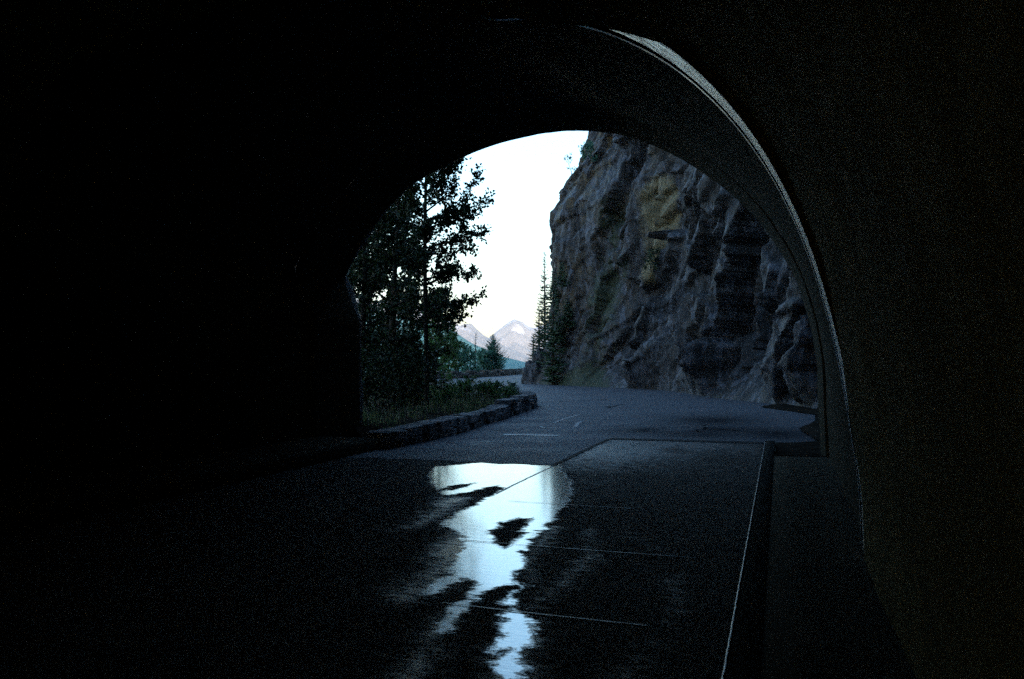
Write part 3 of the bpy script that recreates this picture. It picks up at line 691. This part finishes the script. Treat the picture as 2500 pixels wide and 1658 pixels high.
# small outcrop at the cliff's left foot
def boulder(name, c, r, label, seed, mat='rock'):
    u, v = np.meshgrid(np.linspace(0, 2 * math.pi, 61)[:-1], np.linspace(.02, math.pi - .02, 40), indexing='ij'); u = u.ravel(); v = v.ravel()
    d = np.stack([np.cos(u) * np.sin(v), np.sin(u) * np.sin(v), np.cos(v)], 1)
    k = 1 + .22 * facets(d * 2.2 + seed, seed, .8) + .08 * fbm(d * 6 + seed, 4, seed)
    V = np.array(c) + d * np.array(r) * k[:, None]
    idx = np.arange(60 * 40).reshape(60, 40); nx = np.roll(idx, -1, 0)
    F = np.stack([idx[:, :-1].ravel(), nx[:, :-1].ravel(), nx[:, 1:].ravel(), idx[:, 1:].ravel()], 1)
    o = mesh(name, V, F, M[mat], attrs={'ochre': V[:, 0] * 0, 'moss': V[:, 0] * 0 + .35}); tag(o, label, 'rock'); return o
boulder('boulder', W(1302, 925, 53.5), (.62, .8, 1.15), 'rounded mossy outcrop at the foot of the cliff where the road bends', 5)
boulder('boulder', W(1322, 905, 54), (.55, .8, 1.3), 'taller narrow outcrop between the mossy boulder and the cliff', 8)

# ------------------------------------------------------------------ vegetation
def leaf_geom(P, D, size, rng, droop=.5, wide=.75):
    """pointed leaves with a fold: 5 verts, 2 quads... P points, D outward directions"""
    n_ = len(P); up = rng.normal(size=(n_, 3)); D = D + rng.normal(size=(n_, 3)) * .7; D[:, 2] -= droop; D /= np.linalg.norm(D, axis=1)[:, None]
    S = np.cross(D, up); S /= np.linalg.norm(S, axis=1)[:, None]; Nn = np.cross(D, S); s = (size * rng.uniform(.6, 1.25, n_))[:, None]
    v0 = P; v1 = P + D * s * .38 + S * s * .5 * wide + Nn * s * .08; v2 = P + D * s * 1.05; v3 = P + D * s * .38 - S * s * .5 * wide + Nn * s * .08
    V = np.stack([v0, v1, v2, v3], 1).reshape(-1, 3); i = np.arange(n_) * 4
    F = np.concatenate([np.stack([i, i + 1, i + 2], 1), np.stack([i, i + 2, i + 3], 1)])
    return V, F
def crown_mesh(name, Vs, mat, root, Fs):
    o = mesh(name, Vs, Fs, mat); o.parent = root; o.matrix_parent_inverse = Matrix.Translation(root.location).inverted(); return o
def broadleaf(base, H, crown_r, label, seed, mat='leaf', n_br=46, leaf=.085, dens=1.0, low=.12, group=None, name='leafy_tree', tr=.14, extra=(), lean=0.0, rise=.35):
    rg = np.random.default_rng(seed); rnd = random.Random(seed)
    base = np.array(base, float); root = thing(name, base, label, 'tree' if 'tree' in name else 'shrub', group)
    m = MB(); TP = [base + np.array([lean * t * H + .18 * math.sin(5 * t + seed) * t, .15 * math.cos(4 * t + seed) * t, t * H - .3]) for t in np.linspace(0, 1, 12)]
    m.tube(TP, [tr * (1 - .88 * t) for t in np.linspace(0, 1, 12)], 8); m.build('trunk', M['bark'], root, True)
    tp = np.array(TP); lp = []; ld = []; bm_ = MB()
    def branch(p0, d, Lb, r):
        n_ = 7; P = [p0]; dd = np.array(d, float)
        for q in range(n_):
            dd = dd + rg.normal(size=3) * .13 + np.array([0, 0, .06 * (1 if q > 2 else 0)]); dd /= np.linalg.norm(dd); P.append(P[-1] + dd * Lb / n_)
        bm_.tube(P, [r * (1 - .85 * q / n_) for q in range(n_ + 1)], 4, False); P = np.array(P)
        k_ = int(12 * dens * max(1, Lb * 1.5))
        for q in range(k_):       # twigs
            t = rg.uniform(.22, 1.0) ** .8; x_ = t * n_; i0 = min(int(x_), n_ - 1); c = P[i0] + (P[i0 + 1] - P[i0]) * (x_ - i0)
            td = (P[i0 + 1] - P[i0]); td /= np.linalg.norm(td); td = td * .7 + rg.normal(size=3) * .55; td /= np.linalg.norm(td)
            tl = rg.uniform(.12, .42) * (1.15 - .5 * t) * min(1.2, leaf / .085); e = c + td * tl
            bm_.tube([c, e], [.006, .003], 3, False)
            nl = rg.integers(7, 13); tt = rg.uniform(.15, 1.05, nl)[:, None]
            lp.append(c + (e - c) * tt + rg.normal(size=(nl, 3)) * .035 * leaf / .085); ld.append(np.repeat(td[None] * .6, nl, 0))
    for q in range(n_br):
        t = low + (1 - low) * (q + rg.uniform(0, 1)) / n_br; x_ = min(t, .995) * 11; i0 = int(x_); p0 = tp[i0] + (tp[i0 + 1] - tp[i0]) * (x_ - i0)
        an = q * 2.4 + rg.uniform(-.5, .5); prof = math.sin(math.pi * min(1, (t - low) / (1 - low) * .78 + .22)) ** .7
        Lb = crown_r * prof * rg.uniform(.55, 1.15) + .2
        branch(p0, (math.cos(an), math.sin(an), rise + .5 * t + rg.uniform(-.2, .3)), Lb, .035 * tr / .14)
    for (t, an, Lb, rz) in extra:
        x_ = t * 11; i0 = int(x_); p0 = tp[i0] + (tp[i0 + 1] - tp[i0]) * (x_ - i0); branch(p0, (RT[0] * math.cos(an) + FW[0] * math.sin(an), RT[1] * math.cos(an) + FW[1] * math.sin(an), rz), Lb, .03)
    bm_.build('branches', M['bark'], root)
    Pn = np.concatenate(lp); Dn = np.concatenate(ld); V, F = leaf_geom(Pn, Dn, leaf, rg)
    crown_mesh('crown', V, M[mat], root, F)
    return root
def conifer(base, H, rad_, label, seed, mat='needle', n_wh=40, group=None, name='spruce_tree', tr=.09, sparse=1.0, droop=.12, up=.0, tip=.35):
    rg = np.random.default_rng(seed); base = np.array(base, float); root = thing(name, base, label, 'tree', group)
    m = MB(); m.tube([base + np.array([0, 0, -.3]), base + np.array([0, 0, H * .6]), base + np.array([0, 0, H])], [tr, tr * .5, .01], 7); m.build('trunk', M['bark'], root, True)
    V = []; F = []; nV = 0; P0 = []; P1 = []
    for w in range(n_wh):
        t = .04 + .96 * (w / n_wh); z = t * H; L_ = rad_ * (1 - t) ** .85 * (1 if t > .12 else .8) + .08
        nb = max(4, int(9 * sparse * (1 - .4 * t)))
        for b_ in range(nb):
            an = rg.uniform(0, 2 * math.pi); l = L_ * rg.uniform(.55, 1.12); d = np.array([math.cos(an), math.sin(an), -droop + up + .5 * t]); s = np.array([-math.sin(an), math.cos(an), 0])
            p0 = base + np.array([0, 0, z + rg.uniform(-.5, .5) * H / n_wh]); nseg = max(3, int(l / .09))
            for q in range(nseg):
                u = (q + .5) / nseg; c = p0 + d * l * u + np.array([0, 0, tip * l * u * u * .5]); ww = (.30 * l * (1 - u) + .05) * rg.uniform(.5, 1.1)
                for sg in (-1, 1):
                    P0.append(c); P1.append(c + s * sg * ww + d * ww * .8 + np.array([0, 0, rg.uniform(-.05, .03)]))
    P0 = np.array(P0); P1 = np.array(P1); D = P1 - P0; Ln = np.linalg.norm(D, axis=1)[:, None]; S = np.cross(D, rg.normal(size=D.shape)); S /= np.linalg.norm(S, axis=1)[:, None]; w = np.clip(Ln * .22, .012, .05)
    V = np.stack([P0, P0 + D * .45 + S * w, P1, P0 + D * .45 - S * w], 1).reshape(-1, 3); i = np.arange(len(P0)) * 4
    F = np.concatenate([np.stack([i, i + 1, i + 2], 1), np.stack([i, i + 2, i + 3], 1)])
    crown_mesh('crown', V, M[mat], root, F); return root

gl = 'leafy trees on the verge left of the road'
def vz(p): p = np.array(p, float); p[2] = float(verge_z(p[None, :])[0]) - .05; return p
# the tall cottonwood, its long boughs reaching right across the sky
def hrow(row, Z): return (HY - row) / FPX * Z + EYE
ext = []
for row, L_, rz in ((318, 1.8, 1.0), (340, 1.0, 1.3), (370, 1.5, .9), (430, 1.4, .8), (485, 1.9, .3), (497, 2.2, .2), (560, 1.9, .25), (580, 1.4, .3), (640, 1.55, .25), (660, 1.1, .3), (712, 1.75, .2), (740, 1.1, .3), (775, .8, .2)):
    ext.append(((hrow(row, 24) - rz * L_ * .75 - .1) / 12.5, random.uniform(-.25, .25), L_, rz)); ext.append(((hrow(row, 24) - .3 * L_) / 12.5, random.uniform(-.5, .5), L_ * .7, rz + .25))
for t_ in np.linspace(.32, .97, 30): ext.append((float(t_), random.uniform(0, 6.28), .6, .4))
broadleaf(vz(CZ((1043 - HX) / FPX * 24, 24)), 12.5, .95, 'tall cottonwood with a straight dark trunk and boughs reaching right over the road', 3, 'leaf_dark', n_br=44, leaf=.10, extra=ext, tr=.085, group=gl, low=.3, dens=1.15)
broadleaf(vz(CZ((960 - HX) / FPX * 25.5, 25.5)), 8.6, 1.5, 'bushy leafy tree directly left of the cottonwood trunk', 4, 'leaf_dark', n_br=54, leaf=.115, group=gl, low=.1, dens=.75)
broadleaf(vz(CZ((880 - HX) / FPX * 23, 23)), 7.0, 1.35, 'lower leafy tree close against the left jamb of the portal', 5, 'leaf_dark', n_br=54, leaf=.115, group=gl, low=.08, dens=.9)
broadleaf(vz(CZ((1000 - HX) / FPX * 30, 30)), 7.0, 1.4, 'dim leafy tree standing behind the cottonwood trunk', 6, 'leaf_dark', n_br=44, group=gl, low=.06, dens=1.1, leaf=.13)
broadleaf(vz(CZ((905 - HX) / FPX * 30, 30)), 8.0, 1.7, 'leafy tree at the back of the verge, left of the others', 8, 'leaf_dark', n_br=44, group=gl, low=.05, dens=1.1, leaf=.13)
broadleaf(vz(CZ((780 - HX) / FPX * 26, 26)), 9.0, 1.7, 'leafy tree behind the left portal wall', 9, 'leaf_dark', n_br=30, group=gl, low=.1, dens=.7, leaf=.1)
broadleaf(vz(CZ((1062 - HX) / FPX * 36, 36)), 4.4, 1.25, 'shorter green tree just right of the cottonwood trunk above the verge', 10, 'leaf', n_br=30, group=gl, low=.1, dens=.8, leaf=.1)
# understorey shrubs
gs = 'shrubs filling the verge under the trees'
for i, (px, Z, H, lab) in enumerate([(900, 21, 1.6, 'dark shrub below the left jamb trees'), (985, 22.5, 1.5, 'dark shrub at the foot of the cottonwood trunk'), (945, 26, 2.2, 'taller dark shrub between the left trees'), (1020, 28, 1.8, 'dim shrub behind the cottonwood trunk')]):
    broadleaf(vz(CZ((px - HX) / FPX * Z, Z)), H, .95, lab, 40 + i, 'leaf_dark', n_br=22, leaf=.08, dens=.9, low=.02, name='shrub', tr=.05, group=gs, rise=.7)
# beyond the far wall
gf = 'trees beyond the far guard wall'
def gz(p): p = np.array(p, float); p[2] = float(ground_z(p[:1], p[1:2])[0]); return p
def far_tree(px, Z, top_row): 
    p = gz(CZ((px - HX) / FPX * Z, Z)); return p, hrow(top_row, Z) - p[2]
for i, (px, Z, top, r_, kind, lab) in enumerate([
    (1066, 70, 752, 1.3, 'b', 'round-topped tree beyond the far wall beside the cottonwood trunk'),
    (1095, 73, 785, 1.3, 'b', 'second round tree beyond the far wall from the left'),
    (1118, 76, 822, 1.2, 'bt', 'pale blue-green bush in the middle of the trees beyond the far wall'),
    (1142, 78, 845, 1.2, 'bt', 'low blue-green bush just left of the slender spire'),
    (1161, 80, 812, .9, 'c', 'slender pointed conifer between bushes beyond the far wall'),
    (1182, 82, 852, 1.1, 'bt', 'low bush between the slender conifer and the bushy pine'),
    (1203, 84, 816, 1.9, 'p', 'bushy pine with spreading boughs against the pale mountain')]):
    p, H = far_tree(px, Z, top)
    if kind == 'b': broadleaf(p, H, r_, lab, 60 + i, 'leaf', n_br=34, leaf=.17, dens=.6, low=.15, group=gf, tr=.1, rise=.5)
    if kind == 'bt': broadleaf(p, H, r_, lab, 60 + i, 'leaf_teal', n_br=26, leaf=.17, dens=.5, low=.15, group=gf, tr=.07, rise=.8)
    if kind == 'c': conifer(p, H, r_, lab, 60 + i, 'needle_teal', n_wh=26, group=gf, sparse=.8)
    if kind == 'p': conifer(p, H, r_ * 1.15, lab, 60 + i, 'needle_teal', n_wh=30, group=gf, name='pine_tree', sparse=1.5, up=.35, tip=.6)
_cp = CL[::2, ::2].reshape(-1, 3); _cx, _cy = to_px(_cp); _cZ = _cp @ FW
def cliffZ(px, row, dz=.5):
    m_ = (abs(_cx - px) < 12) & (abs(_cy - row) < 12); return (float(_cZ[m_].min()) if m_.any() else 51.0) - dz
# spruces at the cliff's left corner
gc = 'spruces round the cliff corner'
for i, (px, Z, top, r_, lab) in enumerate([
    (1330, 55.5, 612, 1.25, 'tallest spruce, its boughs showing against the sky at the cliff edge'),
    (1316, 56, 735, 1.05, 'spruce of middle height just left of the tallest one'),
    (1302, 57, 815, .8, 'small spruce at the left end of the row by the cliff'),
    (1350, cliffZ(1350, 880, 1.0), 690, 1.3, 'spruce growing tight against the cliff face')]):
    p = CZ((px - HX) / FPX * Z, Z); p[2] = .0; H = hrow(top, Z)
    conifer(p, H, r_, lab, 80 + i, 'needle', n_wh=int(H * 5), group=gc, sparse=1.1, tr=.12)
for i, (px, row, H, r_, lab) in enumerate([
    (1362, 840, 2.4, .9, 'conifer perched on the lower cliff directly above the spruce row'),
    (1385, 800, 1.8, .8, 'low conifer on the cliff face, farthest right of the conifers growing on the rock'),
    (1352, 740, 2.2, .75, 'conifer near the cliff edge halfway up the green patch'),
    (1372, 700, 1.5, .6, 'topmost small conifer of the green patch on the cliff')]):
    conifer(W(px, row, cliffZ(px, row, .15)), H, r_, lab, 100 + i, 'needle', n_wh=16, group='small conifers growing on the cliff', sparse=1.2, tr=.05)
broadleaf(W(1590, 650, cliffZ(1590, 650, .2)), .9, .4, 'small bush on the ochre patch of the cliff', 92, 'leaf_dark', n_br=14, leaf=.08, dens=.6, low=.05, name='shrub', tr=.03, group='shrubs on the cliff', rise=.9)
broadleaf(W(1394, 428, 51.3), 1.3, .45, 'thin sapling leaning out from the cliff brow against the sky', 95, 'leaf_dark', n_br=7, leaf=.07, dens=.35, low=.3, name='shrub', tr=.03, group='shrubs on the cliff', rise=1.0)
broadleaf(W(1436, 392, 51), 1.1, .55, 'leafy shrub on the cliff edge just under the arch crown', 96, 'leaf_teal', n_br=14, leaf=.09, dens=.6, low=.1, name='shrub', tr=.03, group='shrubs on the cliff', rise=.7)

# grass and weeds
def grass(name, pts, hmin, hmax, w, mat, seed):
    rg = np.random.default_rng(seed); n_ = len(pts); an = rg.uniform(0, 2 * math.pi, n_); ln = rg.uniform(.1, .5, n_); h = rg.uniform(hmin, hmax, n_)
    d = np.stack([np.cos(an), np.sin(an), an * 0], 1); s = np.stack([-np.sin(an), np.cos(an), an * 0], 1) * w; up = np.array([0, 0, 1.0])
    p1 = pts + up * (h * .55)[:, None] + d * (h * ln * .35)[:, None]; p2 = pts + up * h[:, None] + d * (h * ln)[:, None]
    V = np.stack([pts - s, pts + s, p1 + s * .7, p1 - s * .7, p2], 1).reshape(-1, 3); i = np.arange(n_) * 5
    F = np.concatenate([np.stack([i, i + 1, i + 2], 1), np.stack([i, i + 2, i + 3], 1), np.stack([i + 3, i + 2, i + 4], 1)])
    return mesh(name, V, F, M[mat], kind='stuff')
vp = np.array(verge)
def scatter(n_, seed, cond):
    rg = np.random.default_rng(seed); P = np.stack([rg.uniform(vp[:, 0].min(), vp[:, 0].max(), n_), rg.uniform(15, 50, n_)], 1)
    P = P[inside(P, verge)]; dl = poly_dist(P, LEFT); P = P[cond(P, dl)]; V = np.concatenate([P, np.zeros((len(P), 1))], 1); V[:, 2] = verge_z(V) - .02; return V
cl = lambda P, s: fbm(np.stack([P[:, 0] * .9, P[:, 1] * .9, P[:, 0] * 0], 1), 3, s)
o = grass('grass', scatter(60000, 1, lambda P, d: (d > .28) & (d < 6) & (cl(P, 3) > -.1)), .08, .30, .012, 'grass', 2); tag(o, 'green grass growing on the verge behind the guard wall', 'grass')
o = grass('seed_grass', scatter(26000, 5, lambda P, d: (d > .28) & (d < 4) & (cl(P, 13) > .12)), .2, .55, .009, 'dry', 6); tag(o, 'pale seeding grass among the green on the verge', 'grass')
gw = 'weeds growing behind the guard wall'
for i, (px, Z, H, lab) in enumerate([(1222, 29.5, .85, 'tallest weed, by the rounded end of the guard wall'), (1240, 29, .6, 'leafy weed right beside the wall stones at the bend'), (1165, 27.5, .8, 'green weed clump mid verge behind the wall'), (1120, 27, .8, 'green weed clump left of mid verge'), (1085, 29, .7, 'weed clump right of the cottonwood trunk'), (1190, 31.5, .6, 'small weed by the rear leg of the wall'), (1250, 30, .95, 'weed spilling over the far end of the guard wall'), (1205, 27, .8, 'weed leaning on the near leg of the guard wall'), (1140, 30.5, .95, 'tall weed in the middle of the rear wall leg'), (1070, 24, .6, 'low weed near the cottonwood trunk foot')]):
    broadleaf(vz(CZ((px - HX) / FPX * Z, Z)), H * .85, .36, lab, 120 + i, 'leaf', n_br=14, leaf=.06, dens=.8, low=.05, name='weed', tr=.012, group=gw, rise=1.0)['category'] = 'plant'

# ------------------------------------------------------------------ mountains
def mountain(name, crest, Zc, wf, wb, mat, namp, seed, nx_=420, ny_=120, zb=-260, X0=None, X1=None):
    px = np.array([c[0] for c in crest], float); rw = np.array([c[1] for c in crest], float)
    xs_ = np.linspace(px[0], px[-1], nx_); top_ = (HY - np.interp(xs_, px, rw)) / FPX * Zc + EYE
    ts = np.concatenate([np.linspace(-1, 0, ny_ * 2 // 3), np.linspace(0, 1, ny_ // 3 + 1)[1:]])
    gx_, gt = np.meshgrid(np.arange(nx_), ts, indexing='ij'); gt = gt.ravel(); gi = gx_.ravel()
    Z = Zc + np.where(gt < 0, gt * wf, gt * wb); X = (xs_[gi] - HX) / FPX * Zc
    f = np.where(gt < 0, (1 + gt), (1 - gt)) ; hgt = zb + (top_[gi] - zb) * f ** 1.15
    P3 = np.stack([X / (wf * .16), Z / (wf * .16), X * 0], 1)
    hgt = hgt + namp * (fbm(P3, 6, seed, True) - .55) * np.clip(abs(gt) * 6, 0.05, 1) * (1 - .6 * (1 - f))
    P = np.outer(Z, FW) + np.outer(X, RT); P[:, 2] = hgt
    return mesh(name, P, grid_faces(nx_, len(ts)), M[mat], kind='structure')
mountain('mountain', [(500, 800), (700, 840), (900, 860), (1080, 868), (1150, 850), (1195, 824), (1215, 806), (1240, 786), (1252, 779), (1257, 777), (1263, 781), (1275, 785), (1290, 797), (1305, 800), (1340, 790), (1420, 780), (1500, 815), (1700, 830), (2100, 800)], 6200, 2300, 1800, 'mount', 170, 3)
mountain('mountain', [(200, 700), (500, 720), (700, 700), (850, 728), (950, 738), (1050, 762), (1085, 774), (1100, 781), (1122, 796), (1138, 791), (1150, 790), (1163, 803), (1180, 818), (1200, 830), (1240, 850), (1320, 885), (1400, 905)], 5000, 1700, 1500, 'mount', 110, 13)
mountain('hill', [(100, 720), (500, 730), (850, 760), (1000, 775), (1100, 804), (1130, 824), (1155, 840), (1180, 851), (1220, 869), (1280, 884), (1330, 892), (1450, 880), (1700, 860)], 2100, 1100, 800, 'forest', 30, 23)

# ------------------------------------------------------------------ haze
hz = NT('haze'); hz.t.nodes.remove(hz.b)
pv = hz.n('ShaderNodeVolumePrincipled'); pv.inputs['Color'].default_value = (.95, .97, 1.0, 1); pv.inputs['Density'].default_value = 1.05e-4; pv.inputs['Anisotropy'].default_value = 0
hz.l(pv.outputs[0], hz.out.inputs['Volume'])
a, b, c, d = -8600, 8600, -330, 760
mesh('haze', [(a, a, c), (b, a, c), (b, b, c), (a, b, c), (a, a, d), (b, a, d), (b, b, d), (a, b, d)], [(3, 2, 1, 0), (4, 5, 6, 7), (0, 1, 5, 4), (1, 2, 6, 5), (2, 3, 7, 6), (3, 0, 4, 7)], hz.m, kind='stuff')
